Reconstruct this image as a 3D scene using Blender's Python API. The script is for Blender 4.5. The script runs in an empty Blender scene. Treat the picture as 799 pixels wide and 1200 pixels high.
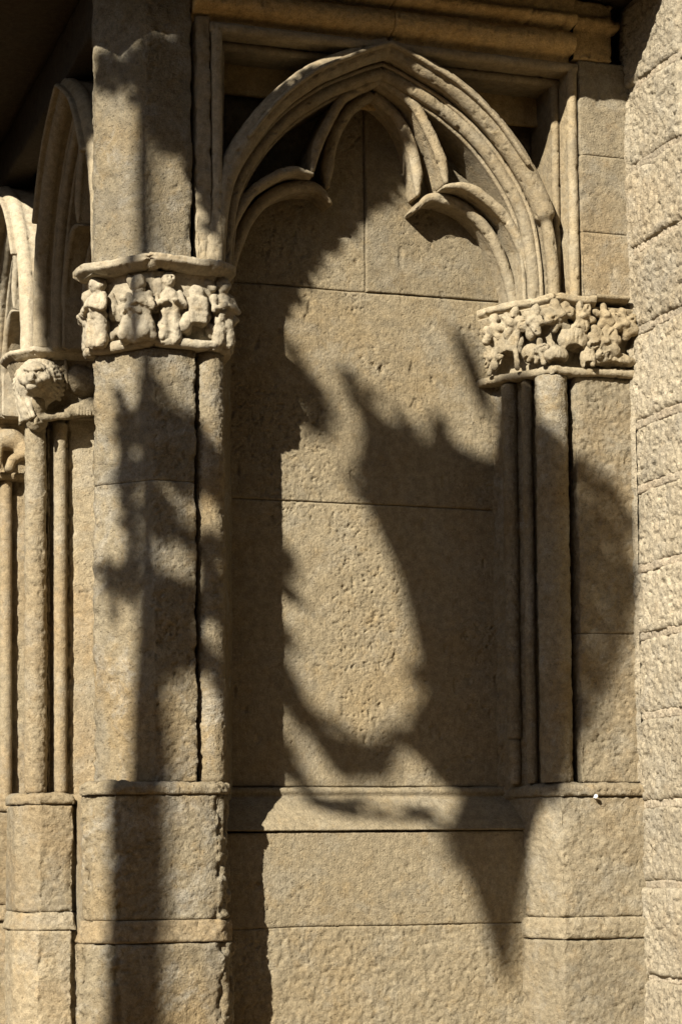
import bpy, math, random
import numpy as np
from mathutils import Matrix

scene = bpy.context.scene
COL = scene.collection
random.seed(7)
rad = math.radians

# ------------------------------------------------------------------ camera
TH, TI, RO = rad(18.7), rad(3.5), rad(-0.55)
CAM = np.array([-1.844, -7.45, 1.6])
cam_d = bpy.data.cameras.new("camera")
cam_d.sensor_fit = 'VERTICAL'
cam_d.sensor_height = 36.0
cam_d.lens = 36.0 * 2550 / 1200
cam_d.shift_y = (400 - 2550 * math.tan(TI)) / 1200
cam_d.clip_end = 2000
cam = bpy.data.objects.new("camera", cam_d)
COL.objects.link(cam)
cam.matrix_world = (Matrix.Translation(CAM) @ Matrix.Rotation(-TH, 4, 'Z')
                    @ Matrix.Rotation(math.pi / 2 + TI, 4, 'X') @ Matrix.Rotation(RO, 4, 'Z'))
scene.camera = cam

# ------------------------------------------------------------------ light
SUN_EL, SUN_AZ = rad(32.5), rad(47.5)      # azimuth measured from the wall's normal (-Y) towards -X
S = np.array([-math.sin(SUN_AZ) * math.cos(SUN_EL), -math.cos(SUN_AZ) * math.cos(SUN_EL), math.sin(SUN_EL)])
sun_d = bpy.data.lights.new("sun", 'SUN')
sun_d.energy = 5.0
sun_d.angle = rad(0.53)
sun_d.color = (1.0, 0.95, 0.86)
sun = bpy.data.objects.new("sun", sun_d)
COL.objects.link(sun)
sun.rotation_euler = (math.pi / 2 - SUN_EL, 0, -SUN_AZ)
world = bpy.data.worlds.new("World")
scene.world = world
world.use_nodes = True
wt = world.node_tree
for n in list(wt.nodes):
    wt.nodes.remove(n)
sky = wt.nodes.new('ShaderNodeTexSky')
sky.sky_type = 'NISHITA'
sky.sun_disc = False
sky.sun_elevation = SUN_EL
sky.sun_rotation = math.pi + SUN_AZ
sky.air_density = 0.7
sky.dust_density = 0.7
bg = wt.nodes.new('ShaderNodeBackground')
bg.inputs['Strength'].default_value = 0.05
wo = wt.nodes.new('ShaderNodeOutputWorld')
wt.links.new(sky.outputs[0], bg.inputs[0])
wt.links.new(bg.outputs[0], wo.inputs[0])
scene.view_settings.view_transform = 'Standard'
scene.view_settings.look = 'None'
scene.view_settings.exposure = 1.38
scene.view_settings.gamma = 1.0
scene.view_settings.use_curve_mapping = False
scene.cycles.max_bounces = 5
scene.cycles.diffuse_bounces = 4


# ------------------------------------------------------------------ noise
def vnoise(p, seed=0):
    i = np.floor(p).astype(np.int64)
    f = p - i
    u = f * f * f * (f * (f * 6 - 15) + 10)
    i = i & 0xffffffff

    def h(dx, dy, dz):
        n = ((i[:, 0] + dx) * 374761393 + (i[:, 1] + dy) * 668265263 + (i[:, 2] + dz) * 2147483647 + seed * 1274126177) & 0xffffffff
        n = ((n ^ (n >> 13)) * 1274126177) & 0xffffffff
        n = ((n ^ (n >> 16)) * 2246822519) & 0xffffffff
        n = n ^ (n >> 15)
        return (n & 0xffff) / 32767.5 - 1.0
    x, y, z = u[:, 0], u[:, 1], u[:, 2]
    a = h(0, 0, 0) * (1 - x) + h(1, 0, 0) * x
    b = h(0, 1, 0) * (1 - x) + h(1, 1, 0) * x
    c = h(0, 0, 1) * (1 - x) + h(1, 0, 1) * x
    d = h(0, 1, 1) * (1 - x) + h(1, 1, 1) * x
    return (a * (1 - y) + b * y) * (1 - z) + (c * (1 - y) + d * y) * z


def fbm(p, scale, octv=3, seed=0, gain=0.5):
    out = np.zeros(len(p))
    a, t = 1.0, 0.0
    for o in range(octv):
        out += a * vnoise(p * (scale * 2.03 ** o) + 17.3 * o, seed + o)
        t += a
        a *= gain
    return out / t


def sstep(x, a, b):
    t = np.clip((x - a) / (b - a), 0, 1)
    return t * t * (3 - 2 * t)


def pits(p, scale, lo, hi, seed):
    return sstep(fbm(p, scale, 2, seed), lo, hi)


def rough(p, kind, seed=0):
    """relief of weathered stone, metres along the surface normal"""
    if kind == 'ashlar':
        reg = sstep(fbm(p, 3.4, 2, 33), -.05, .40)
        return (0.0050 * fbm(p, 3.5, 2, 1 + seed) + 0.0014 * fbm(p, 26, 3, 5) + 0.0011 * fbm(p, 100, 2, 9)
                - 0.0055 * pits(p, 66, .46, .60, 21) * reg
                - 0.0036 * pits(p, 110, .36, .52, 27) * (.3 + .7 * reg)
                - 0.0050 * pits(p * np.array([1, 1, .7]), 24, .62, .72, 28))
    if kind == 'worn':
        return (0.005 * fbm(p, 6, 2, 2 + seed) + 0.0040 * fbm(p, 30, 3, 6, .6) + 0.0026 * fbm(p, 85, 2, 9)
                - 0.0045 * pits(p * np.array([1, 1, .8]), 54, .36, .56, 22) * sstep(fbm(p, 6, 2, 34), -.3, .3)
                - 0.004 * pits(p, 100, .30, .5, 27))
    if kind == 'carved':
        return (0.003 * fbm(p, 7, 2, 3 + seed) + 0.0016 * fbm(p, 34, 3, 7)
                - 0.005 * pits(p, 55, .42, .60, 23))
    if kind == 'fine':
        return 0.0024 * fbm(p, 30, 3, 4 + seed) + 0.0014 * fbm(p, 90, 2, 8)
    if kind == 'pecked':
        r = 1 - 2 * np.abs(fbm(p, 24, 3, 11, .6))
        return (0.014 * fbm(p, 4.5, 2, 10 + seed) + 0.0040 * (r - .4) + 0.0064 * fbm(p, 42, 3, 13, .65)
                - 0.008 * pits(p, 46, .22, .45, 25))
    if kind == 'coarse':
        return (0.008 * fbm(p, 6, 2, 12 + seed) + 0.0055 * fbm(p, 24, 4, 14, .6) + 0.0026 * fbm(p, 85, 2, 9)
                - 0.006 * pits(p * np.array([1, 1, 1.4]), 44, .40, .58, 24) * sstep(fbm(p, 5, 2, 35), -.1, .4)
                - 0.004 * pits(p, 95, .30, .5, 26))
    return np.zeros(len(p))


# ------------------------------------------------------------------ objects
def setp(o, label=None, cat=None, group=None, kind=None):
    if label: o['label'] = label
    if cat: o['category'] = cat
    if group: o['group'] = group
    if kind: o['kind'] = kind
    return o


def thing(name, label, cat, loc=(0, 0, 0), group=None):
    o = bpy.data.objects.new(name, None)
    o.empty_display_size = 0.1
    COL.objects.link(o)
    o.location = loc
    return setp(o, label, cat, group)


def mesh_obj(name, verts, faces, mat, parent=None, smooth=True):
    me = bpy.data.meshes.new(name)
    verts = np.asarray(verts, np.float32)
    if isinstance(faces, np.ndarray):
        k = faces.shape[1]
        me.vertices.add(len(verts))
        me.vertices.foreach_set('co', verts.ravel())
        me.loops.add(faces.size)
        me.loops.foreach_set('vertex_index', faces.astype(np.int32).ravel())
        me.polygons.add(len(faces))
        me.polygons.foreach_set('loop_start', np.arange(0, faces.size, k, dtype=np.int32))
        me.polygons.foreach_set('loop_total', np.full(len(faces), k, np.int32))
        me.update(calc_edges=True)
    else:
        me.from_pydata([tuple(map(float, v)) for v in verts], [], faces)
    if smooth:
        me.polygons.foreach_set('use_smooth', np.ones(len(me.polygons), bool))
    me.materials.append(mat)
    me.update()
    o = bpy.data.objects.new(name, me)
    COL.objects.link(o)
    if parent is not None:
        o.parent = parent
        r = parent
        off = np.zeros(3)
        while r is not None:
            off += np.array(r.location)
            r = r.parent
        o.location = tuple(-off)          # meshes are written in world coordinates
    return o


def grid_faces(nu, nv, closed=False, flip=False):
    i = np.arange(nu if closed else nu - 1)
    j = np.arange(nv - 1)
    I, J = np.meshgrid(i, j, indexing='ij')
    I2 = (I + 1) % nu
    f = np.stack([I * nv + J, I2 * nv + J, I2 * nv + J + 1, I * nv + J + 1], -1).reshape(-1, 4)
    return f[:, ::-1] if flip else f


def resample(poly, res, rc=0.008):
    """plan polyline -> dense points with cut corners, arc positions and corner weights"""
    P = [np.array(p, float) for p in poly]
    pts = [P[0]]
    for k in range(1, len(P) - 1):
        a, b, c = P[k - 1], P[k], P[k + 1]
        la, lc = np.linalg.norm(a - b), np.linalg.norm(c - b)
        r = min(rc, la * .4, lc * .4)
        A, B = b + (a - b) / la * r, b + (c - b) / lc * r
        for t in (0, .25, .5, .75, 1):
            pts.append((1 - t) ** 2 * A + 2 * t * (1 - t) * b + t * t * B)
    pts.append(P[-1])
    out = [pts[0]]
    for a, b in zip(pts[:-1], pts[1:]):
        n = max(1, int(math.ceil(np.linalg.norm(b - a) / res)))
        for k in range(1, n + 1):
            out.append(a + (b - a) * k / n)
    Q = np.array(out)
    s = np.concatenate([[0], np.cumsum(np.linalg.norm(np.diff(Q, axis=0), axis=1))])
    w = np.zeros(len(Q))
    for b in P[1:-1]:
        w = np.maximum(w, np.exp(-(np.linalg.norm(Q - b, axis=1) / 0.022) ** 2))
    return Q, s, w


def normals2(Q):
    d = np.gradient(Q, axis=0)
    d /= np.linalg.norm(d, axis=1)[:, None] + 1e-12
    return np.stack([d[:, 1], -d[:, 0]], 1)


def strip(name, poly, z0, z1, mat, parent=None, kind='ashlar', res=0.0063, edge=0.006, prof=None, depth=0.035,
          chip=0.010, ends=True, seed=0, rc=0.008, wob=0.0):
    """a stone whose outer face follows a plan polyline (outside on its right hand) from z0 to z1;
    prof(z) pushes it out (mouldings); edges worn round, sides returned inwards"""
    Q, s, w = resample(poly, res, rc)
    N = normals2(Q)
    nz = max(3, int(math.ceil((z1 - z0) / res)) + 1)
    Z = np.linspace(z0, z1, nz)
    off = np.array([prof(z) for z in Z]) if prof else np.zeros(nz)
    nu = len(Q)
    X = Q[:, 0][:, None] + N[:, 0][:, None] * off[None, :]
    Y = Q[:, 1][:, None] + N[:, 1][:, None] * off[None, :]
    ZZ = np.broadcast_to(Z[None, :], X.shape).copy()
    p = np.stack([X, Y, ZZ], -1).reshape(-1, 3)
    n3 = np.stack([np.broadcast_to(N[:, 0][:, None], X.shape), np.broadcast_to(N[:, 1][:, None], X.shape), np.zeros_like(X)], -1)
    if prof is not None:
        sl = np.gradient(off, Z)
        n3[..., 2] = -sl[None, :]
        n3 /= np.linalg.norm(n3, axis=-1)[..., None]
    n3 = n3.reshape(-1, 3)
    sd = seed * 0.37 + (z0 * 13.7 + poly[0][0] * 7.1)
    d = rough(p + np.array([0, 0, 0.0]), kind, 0)
    ww = np.repeat(w, nz)
    if chip:
        d = d - chip * ww * np.maximum(0, fbm(p, 22, 3, 40) + .15) * 1.6
    if edge:
        dz = np.minimum(ZZ - z0, z1 - ZZ).reshape(-1)
        if ends:
            ds = np.minimum(s, s[-1] - s)
            dz = np.minimum(dz, np.repeat(ds, nz))
        r = edge * (1.0 + 0.9 * fbm(p + sd, 14, 2, 44)) + 0.012 * pits(p + sd, 16, .25, .6, 45) * (edge > .004)
        r = np.maximum(r, 0.0015)
        q = np.clip(r - dz, 0, r)
        d = d - (r - np.sqrt(np.maximum(r * r - q * q, 0)))
    if wob:
        p[:, 2] += wob * fbm(p * np.array([1, 1, 0]), 5, 2, 55)
    P = (p + n3 * d[:, None]).reshape(nu, nz, 3)
    # returns
    inn = np.stack([-N[:, 0], -N[:, 1], np.zeros(nu)], 1)
    back = lambda g: (np.array([[1, 0, 0]]) * 0)
    lo = P[:, :1] + inn[:, None] * (depth + max(0, off[0]))
    hi = P[:, -1:] + inn[:, None] * (depth + max(0, off[-1]))
    G = np.concatenate([lo, P, hi], 1)
    if ends:
        a = G[:1] + inn[0] * depth
        b = G[-1:] + inn[-1] * depth
        G = np.concatenate([a, G, b], 0)
    return mesh_obj(name, G.reshape(-1, 3), grid_faces(G.shape[0], G.shape[1]), mat, parent)


def column(name, cx, cy, r, z0, z1, mat, parent=None, kind='worn', res=0.0064, seg=None, prof=None, taper=0.0):
    seg = seg or max(16, int(2 * math.pi * r / res))
    nz = max(3, int((z1 - z0) / res) + 1)
    Z = np.linspace(z0, z1, nz)
    a = -np.linspace(0, 2 * math.pi, seg, endpoint=False)
    rr = np.array([(prof(z) if prof else r) for z in Z]) * (1 - taper * (Z - z0) / (z1 - z0))
    n = np.stack([np.cos(a), np.sin(a)], 1)
    p = np.stack([cx + n[:, 0][:, None] * rr, cy + n[:, 1][:, None] * rr, np.broadcast_to(Z, (seg, nz))], -1).reshape(-1, 3)
    n3 = np.stack([np.repeat(n[:, 0], nz), np.repeat(n[:, 1], nz), np.zeros(seg * nz)], 1)
    d = rough(p, kind)
    d *= min(1.0, r / 0.04)
    dz = np.minimum(p[:, 2] - z0, z1 - p[:, 2])
    d -= np.clip(0.006 - dz, 0, .006) * .8
    P = p + n3 * d[:, None]
    return mesh_obj(name, P, grid_faces(seg, nz, closed=True), mat, parent)


def catmull(pts, res):
    P = np.array(pts, float)
    E = np.vstack([2 * P[0] - P[1], P, 2 * P[-1] - P[-2]])
    out = []
    for k in range(1, len(E) - 2):
        n = max(2, int(np.linalg.norm(E[k + 1] - E[k]) / res))
        for t in np.linspace(0, 1, n, endpoint=False):
            a, b, c, d = E[k - 1], E[k], E[k + 1], E[k + 2]
            out.append(.5 * ((2 * b) + (-a + c) * t + (2 * a - 5 * b + 4 * c - d) * t * t + (-a + 3 * b - 3 * c + d) * t ** 3))
    out.append(P[-1])
    return np.array(out)


def rib(name, path, v, prof, mapf, mat, parent, kind='carved', res=0.006, flip=False, taper=None, rs=1.0):
    """sweep a closed profile (n, dv) along a path in the (u, z) plane at depth v"""
    T = np.gradient(path, axis=0)
    T /= np.linalg.norm(T, axis=1)[:, None]
    N = np.stack([-T[:, 1], T[:, 0]], 1)
    pr = np.array(prof, float)
    k, m = len(path), len(pr)
    sc = np.ones(k) if taper is None else taper(np.linspace(0, 1, k))
    U = path[:, 0][:, None] + N[:, 0][:, None] * pr[:, 0][None] * sc[:, None]
    Zc = path[:, 1][:, None] + N[:, 1][:, None] * pr[:, 0][None] * sc[:, None]
    V = np.broadcast_to(v + pr[:, 1][None] * np.minimum(1, sc[:, None] * 1.0 + (pr[:, 1][None] > 0.03) * 9), U.shape)
    p = mapf(np.stack([U, V, Zc], -1).reshape(-1, 3))
    G = p.reshape(k, m, 3)
    d1 = np.gradient(G, axis=0)
    d2 = np.roll(G, -1, 1) - np.roll(G, 1, 1)
    nn = np.cross(d1, d2)
    nn /= np.linalg.norm(nn, axis=-1)[..., None] + 1e-12
    c = G.mean(1, keepdims=True)
    if np.sum(nn * (G - c)) < 0:
        nn = -nn
        fl = False
    else:
        fl = True
    G = G + nn * (rough(p, kind) * rs).reshape(k, m)[..., None]
    ends = [np.broadcast_to(G[e].mean(0), (1, m, 3)) for e in (0, -1)]
    mid = [G[e][None] * .72 + ends[i] * .28 + (G[e] - G[e2]).mean(0) * .8 for i, (e, e2) in enumerate(((0, 1), (-1, -2)))]
    G = np.concatenate([ends[0] + (mid[0] - G[:1]).mean(1, keepdims=True) * .6, mid[0], G, mid[1], ends[1] + (mid[1] - G[-1:]).mean(1, keepdims=True) * .6], 0)
    k += 4
    faces = grid_faces(m, k, closed=True)          # transpose so that the ring is closed
    Gt = np.transpose(G, (1, 0, 2)).reshape(-1, 3)
    if fl:
        faces = faces[:, ::-1]
    return mesh_obj(name, Gt, faces, mat, parent)


def roll_profile(r, web, back, res=0.006, fillet=0.0):
    """round nose of radius r in front, a web of half width `web` running back to depth `back`; n is across, dv is depth"""
    pts = []
    a0 = math.asin(min(1, web / r)) if web < r else math.pi / 2
    for a in np.linspace(a0, 2 * math.pi - a0, max(14, int(2 * math.pi * r / res))):
        pts.append((r * math.sin(a), r * math.cos(a)))
    nb = max(2, int(back / 0.012))
    L = pts[-1]
    for t in np.linspace(0, 1, nb + 1)[1:]:
        pts.append((-web, L[1] + (back - L[1]) * t))
    for t in np.linspace(0, 1, nb + 1)[:-1]:
        pts.append((web, back + (pts[0][1] - back) * t))
    return pts


# ------------------------------------------------------------------ signed distance carving
class Carve:
    def __init__(self, lo, hi, h=0.004):
        self.lo, self.h = np.array(lo, float), h
        n = np.ceil((np.array(hi) - self.lo) / h).astype(int) + 1
        self.ax = [self.lo[i] + np.arange(n[i]) * h for i in range(3)]
        self.g = np.full(n, 1.0, np.float32)

    def sub(self, c, r):
        sl = []
        for i in range(3):
            a = int(np.clip(math.floor((c[i] - r - self.lo[i]) / self.h), 0, len(self.ax[i])))
            b = int(np.clip(math.ceil((c[i] + r - self.lo[i]) / self.h) + 1, 0, len(self.ax[i])))
            sl.append(slice(a, b))
        X, Y, Z = np.meshgrid(self.ax[0][sl[0]], self.ax[1][sl[1]], self.ax[2][sl[2]], indexing='ij')
        return tuple(sl), X, Y, Z

    def put(self, sl, d, k, op):
        g = self.g[sl]
        if g.size == 0:
            return
        if op == '-':
            d = -d
            h = np.clip(.5 - .5 * (d - g) / k, 0, 1)
            self.g[sl] = g + (d - g) * (1 - h) * 1.0 + k * h * (1 - h) if False else np.maximum(g, d)
        else:
            h = np.clip(.5 + .5 * (g - d) / k, 0, 1)
            self.g[sl] = g * (1 - h) + d * h - k * h * (1 - h)

    def ell(self, c, r, k=0.008, op='+', ax=None):
        """ellipsoid; ax = 3 axis vectors (rows) or None"""
        c, r = np.array(c, float), np.array(r if np.ndim(r) else [r] * 3, float)
        sl, X, Y, Z = self.sub(c, r.max() + 4 * k + .01)
        q = np.stack([X - c[0], Y - c[1], Z - c[2]], -1)
        if ax is not None:
            q = q @ np.array(ax, float).T
        k0 = np.linalg.norm(q / r, axis=-1)
        k1 = np.linalg.norm(q / (r * r), axis=-1) + 1e-9
        self.put(sl, k0 * (k0 - 1) / k1, k, op)
        return self

    def cap(self, a, b, ra, rb=None, k=0.008, op='+'):
        a, b = np.array(a, float), np.array(b, float)
        rb = ra if rb is None else rb
        sl, X, Y, Z = self.sub((a + b) / 2, np.linalg.norm(b - a) / 2 + max(ra, rb) + 4 * k + .01)
        q = np.stack([X - a[0], Y - a[1], Z - a[2]], -1)
        ba = b - a
        t = np.clip(q @ ba / (ba @ ba + 1e-12), 0, 1)
        self.put(sl, np.linalg.norm(q - t[..., None] * ba, axis=-1) - (ra + (rb - ra) * t), k, op)
        return self

    def box(self, c, r, k=0.006, rnd=0.006, op='+', ax=None):
        c, r = np.array(c, float), np.array(r, float)
        sl, X, Y, Z = self.sub(c, np.linalg.norm(r) + 4 * k + .01)
        q = np.stack([X - c[0], Y - c[1], Z - c[2]], -1)
        if ax is not None:
            q = q @ np.array(ax, float).T
        q = np.abs(q) - (r - rnd)
        d = np.linalg.norm(np.maximum(q, 0), axis=-1) + np.minimum(q.max(-1), 0) - rnd
        self.put(sl, d, k, op)
        return self

    def noise(self, amp, scale, octv=2, seed=0):
        m = np.abs(self.g) < 4 * self.h + amp
        I = np.argwhere(m)
        if len(I):
            p = self.lo + I * self.h
            self.g[m] += amp * fbm(p, scale, octv, seed)
        return self

    def build(self, name, mat, parent=None, kind='fine', rs=1.0):
        g = self.g
        s = g < 0
        nx, ny, nz = g.shape
        cnt = np.zeros((nx - 1, ny - 1, nz - 1), np.float32)
        acc = np.zeros((nx - 1, ny - 1, nz - 1, 3), np.float32)
        cor = [(i, j, k) for i in (0, 1) for j in (0, 1) for k in (0, 1)]
        V = lambda A, c: A[c[0]:nx - 1 + c[0], c[1]:ny - 1 + c[1], c[2]:nz - 1 + c[2]]
        for a in cor:
            for ax in range(3):
                if a[ax]:
                    continue
                b = list(a); b[ax] = 1
                ga, gb = V(g, a), V(g, b)
                m = V(s, a) != V(s, b)
                t = np.where(m, ga / np.where(m, ga - gb, 1), 0)
                cnt += m
                for i in range(3):
                    acc[..., i] += np.where(m, a[i] + (t if i == ax else 0), 0)
        act = cnt > 0
        idx = np.full(act.shape, -1, np.int64)
        idx[act] = np.arange(act.sum())
        C = np.argwhere(act)
        P = (C + acc[act] / cnt[act][:, None]) * self.h + self.lo
        F = []
        for ax in range(3):
            o1, o2 = [(1, 2), (2, 0), (0, 1)][ax]
            a = np.moveaxis(s, (ax, o1, o2), (0, 1, 2))
            ii = np.moveaxis(idx, (ax, o1, o2), (0, 1, 2))
            A, B = a[:-1, 1:-1, 1:-1], a[1:, 1:-1, 1:-1]
            for m, fl in ((A & ~B, False), (~A & B, True)):
                I = np.argwhere(m)
                if not len(I):
                    continue
                x, y, z = I[:, 0], I[:, 1], I[:, 2]
                q = np.stack([ii[x, y, z], ii[x, y + 1, z], ii[x, y + 1, z + 1], ii[x, y, z + 1]], 1)
                F.append(q[:, ::-1] if fl else q)
        F = np.concatenate(F)
        F = F[(F >= 0).all(1)]
        # relax once, then roughen along the normal
        fn = np.cross(P[F[:, 2]] - P[F[:, 0]], P[F[:, 3]] - P[F[:, 1]])
        vn = np.zeros_like(P)
        for k in range(4):
            np.add.at(vn, F[:, k], fn)
        vn /= np.linalg.norm(vn, axis=1)[:, None] + 1e-12
        P = P + vn * (rough(P, kind) * rs)[:, None]
        return mesh_obj(name, P, F, mat, parent)


# ------------------------------------------------------------------ materials
def stone(name, base, warm, grey, k_warm=0.5, k_grey=0.4, bump=0.5, tool=0.0, dark=0.5, speck=0.25, seed=0.0, vstreak=0.0):
    m = bpy.data.materials.new(name)
    m.use_nodes = True
    t = m.node_tree
    b = t.nodes['Principled BSDF']
    b.inputs['Roughness'].default_value = 0.92
    b.inputs['Specular IOR Level'].default_value = 0.18
    geo = t.nodes.new('ShaderNodeNewGeometry')
    off = t.nodes.new('ShaderNodeVectorMath'); off.operation = 'ADD'
    off.inputs[1].default_value = (seed, seed * 1.7, seed * .6)
    t.links.new(geo.outputs['Position'], off.inputs[0])

    def noise(scale, detail=3, rough_=.55, vec=None, dist=0.0):
        n = t.nodes.new('ShaderNodeTexNoise')
        n.inputs['Scale'].default_value = scale
        n.inputs['Detail'].default_value = detail
        n.inputs['Roughness'].default_value = rough_
        n.inputs['Distortion'].default_value = dist
        t.links.new((vec or off).outputs[0], n.inputs['Vector'])
        return n

    def ramp(src, a, b_, lo=0.0, hi=1.0):
        r = t.nodes.new('ShaderNodeMapRange')
        r.interpolation_type = 'SMOOTHSTEP'
        r.inputs['From Min'].default_value = a
        r.inputs['From Max'].default_value = b_
        r.inputs['To Min'].default_value = lo
        r.inputs['To Max'].default_value = hi
        t.links.new(src, r.inputs['Value'])
        return r.outputs[0]

    def mix(fac, a, c, mode='MIX'):
        x = t.nodes.new('ShaderNodeMix')
        x.data_type = 'RGBA'
        x.blend_type = mode
        if isinstance(fac, float): x.inputs[0].default_value = fac
        else: t.links.new(fac, x.inputs[0])
        for sock, val in ((x.inputs[6], a), (x.inputs[7], c)):
            if isinstance(val, tuple): sock.default_value = (*val, 1)
            else: t.links.new(val, sock)
        return x.outputs[2]
    # colour: warm stains, grey patina, grain, dark pits; each stone a little different
    oi = t.nodes.new('ShaderNodeObjectInfo')
    c = mix(ramp(noise(1.7, 4, .6, dist=.6).outputs[0], .42, .68, 0, k_warm), base, warm)
    c = mix(ramp(noise(6.0, 6, .7, dist=.4).outputs[0], .47, .66, 0, k_grey), c, grey)
    c = mix(ramp(noise(16, 5, .7).outputs[0], .50, .72, 0, .5), c, warm)
    c = mix(ramp(noise(2.6, 6, .68, dist=.8).outputs[0], .54, .70, 0, .42), c, tuple(x * .52 for x in grey))
    val = ramp(oi.outputs['Random'], 0, 1, .86, 1.08)
    c = mix(1.0, c, val_col(t, val), 'MULTIPLY')
    g = ramp(noise(190, 3, .7).outputs[0], .25, .75, 1 - speck, 1 + speck)
    c = mix(1.0, c, val_col(t, g), 'MULTIPLY')
    g2 = ramp(noise(38, 4, .65).outputs[0], .3, .7, .78, 1.12)
    c = mix(1.0, c, val_col(t, g2), 'MULTIPLY')
    pit = noise(75, 3, .6).outputs[0]
    c = mix(ramp(pit, .62, .74, 0, dark), c, tuple(x * .28 for x in warm))
    if vstreak:
        mp = t.nodes.new('ShaderNodeMapping'); mp.inputs['Scale'].default_value = (9, 9, .7)
        t.links.new(off.outputs[0], mp.inputs[0])
        c = mix(ramp(noise(1.0, 4, .6, vec=mp).outputs[0], .52, .72, 0, vstreak), c, tuple(x * .5 for x in grey))
    c = mix(1.0, c, (ALB, ALB, ALB), 'MULTIPLY')
    t.links.new(c, b.inputs['Base Color'])
    # fine relief
    hsum = t.nodes.new('ShaderNodeMath'); hsum.operation = 'ADD'
    m1 = t.nodes.new('ShaderNodeMath'); m1.operation = 'MULTIPLY'; m1.inputs[1].default_value = .55
    t.links.new(noise(330, 3, .7).outputs[0], m1.inputs[0])
    t.links.new(m1.outputs[0], hsum.inputs[0])
    t.links.new(ramp(noise(120, 3, .65).outputs[0], .2, .8), hsum.inputs[1])
    pm = t.nodes.new('ShaderNodeMath'); pm.operation = 'MULTIPLY_ADD'; pm.inputs[1].default_value = -1.3
    t.links.new(ramp(pit, .58, .70), pm.inputs[0])
    t.links.new(hsum.outputs[0], pm.inputs[2])
    hh = pm.outputs[0]
    if tool:
        mp = t.nodes.new('ShaderNodeMapping'); mp.inputs['Scale'].default_value = (170, 170, 6)
        t.links.new(off.outputs[0], mp.inputs[0])
        m2 = t.nodes.new('ShaderNodeMath'); m2.operation = 'MULTIPLY_ADD'; m2.inputs[1].default_value = tool
        t.links.new(noise(1, 2, .5, vec=mp).outputs[0], m2.inputs[0])
        t.links.new(hh, m2.inputs[2])
        hh = m2.outputs[0]
    bp = t.nodes.new('ShaderNodeBump')
    bp.inputs['Strength'].default_value = bump
    bp.inputs['Distance'].default_value = 0.0035
    t.links.new(hh, bp.inputs['Height'])
    t.links.new(bp.outputs[0], b.inputs['Normal'])
    return m


ALB = 0.42


def val_col(t, v):
    c = t.nodes.new('ShaderNodeCombineColor')
    for i in range(3):
        t.links.new(v, c.inputs[i])
    return c.outputs[0]


def plain(name, col, rough_=.8, metal=0.0, nscale=20, var=.25):
    m = bpy.data.materials.new(name)
    m.use_nodes = True
    t = m.node_tree
    b = t.nodes['Principled BSDF']
    b.inputs['Roughness'].default_value = rough_
    b.inputs['Metallic'].default_value = metal
    n = t.nodes.new('ShaderNodeTexNoise'); n.inputs['Scale'].default_value = nscale
    r = t.nodes.new('ShaderNodeMix'); r.data_type = 'RGBA'
    r.inputs[6].default_value = (*[x * (1 - var) for x in col], 1)
    r.inputs[7].default_value = (*[min(1, x * (1 + var)) for x in col], 1)
    t.links.new(n.outputs[0], r.inputs[0])
    t.links.new(r.outputs[2], b.inputs['Base Color'])
    return m


BASE, WARM, GREY = (.43, .335, .19), (.42, .27, .11), (.40, .335, .22)
M_wall = stone('niche_stone', (.455, .368, .228), (.45, .320, .155), (.47, .41, .295), .5, .5, .55, tool=.6, seed=3.1, vstreak=.12)
M_pier = stone('pier_stone', (.43, .35, .22), (.43, .29, .125), (.55, .495, .385), .6, .7, .75, seed=8.7, vstreak=.3)
M_carv = stone('carved_stone', (.60, .49, .315), (.52, .37, .18), (.60, .53, .39), .45, .4, .45, seed=12.3, dark=.35, speck=.15)
M_pale = stone('pale_capital_stone', (.74, .63, .44), (.60, .43, .22), (.68, .60, .45), .4, .35, .35, seed=15.3, dark=.35, speck=.12)
M_pil = stone('pilaster_stone', (.49, .40, .255), (.46, .325, .165), (.54, .48, .36), .55, .5, .6, seed=21.0)
M_side = stone('side_wall_stone', (.70, .59, .405), (.64, .49, .295), (.66, .585, .445), .5, .5, .9, seed=31.0, speck=.25)
M_left = stone('portal_stone', (.53, .43, .27), (.50, .345, .17), (.58, .51, .38), .55, .45, .6, seed=41.0)
M_lint = stone('lintel_stone', (.94, .66, .30), (.90, .57, .21), (.80, .61, .34), .6, .35, .6, seed=51.0)  # orange and raised: warm light off the ground put into the colour
M_mort = stone('mortar', (.72, .60, .42), (.72, .55, .35), (.66, .58, .44), .5, .3, .8, seed=61.0)
M_band = stone('warm_band_stone', (.47, .36, .21), (.47, .325, .155), (.47, .40, .28), .5, .4, .6, seed=71.0)
M_core = stone('core_stone', (.36, .27, .15), WARM, GREY, .5, .4, .5, seed=81.0)
M_pave = stone('paving_stone', (.36, .24, .115), (.35, .215, .09), (.32, .24, .145), .5, .5, .6, seed=91.0)
M_iron = plain('dark_iron', (.03, .028, .026), .55, .6)
M_leaf = plain('leaf_green', (.06, .10, .03), .6)
M_pin = plain('white_paint', (.80, .78, .72), .5)

ZT = 4.62          # top of the square frames
ZC0, ZC1 = 3.40, 3.70


def bump_prof(z0, z1, a, base=0.0):
    zc, h = (z0 + z1) / 2, (z1 - z0) / 2
    return lambda z: base + a * math.sqrt(max(0.0, 1 - min(1, abs(z - zc) / h) ** 2.2))


def wall_core(name, x0, x1, y0, y1, z0, z1, mat, parent=None):
    v = [(x, y, z) for x in (x0, x1) for y in (y0, y1) for z in (z0, z1)]
    f = [(0, 1, 3, 2), (4, 6, 7, 5), (0, 4, 5, 1), (2, 3, 7, 6), (0, 2, 6, 4), (1, 5, 7, 3)]
    return mesh_obj(name, v, f, mat, parent, smooth=False)


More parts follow.
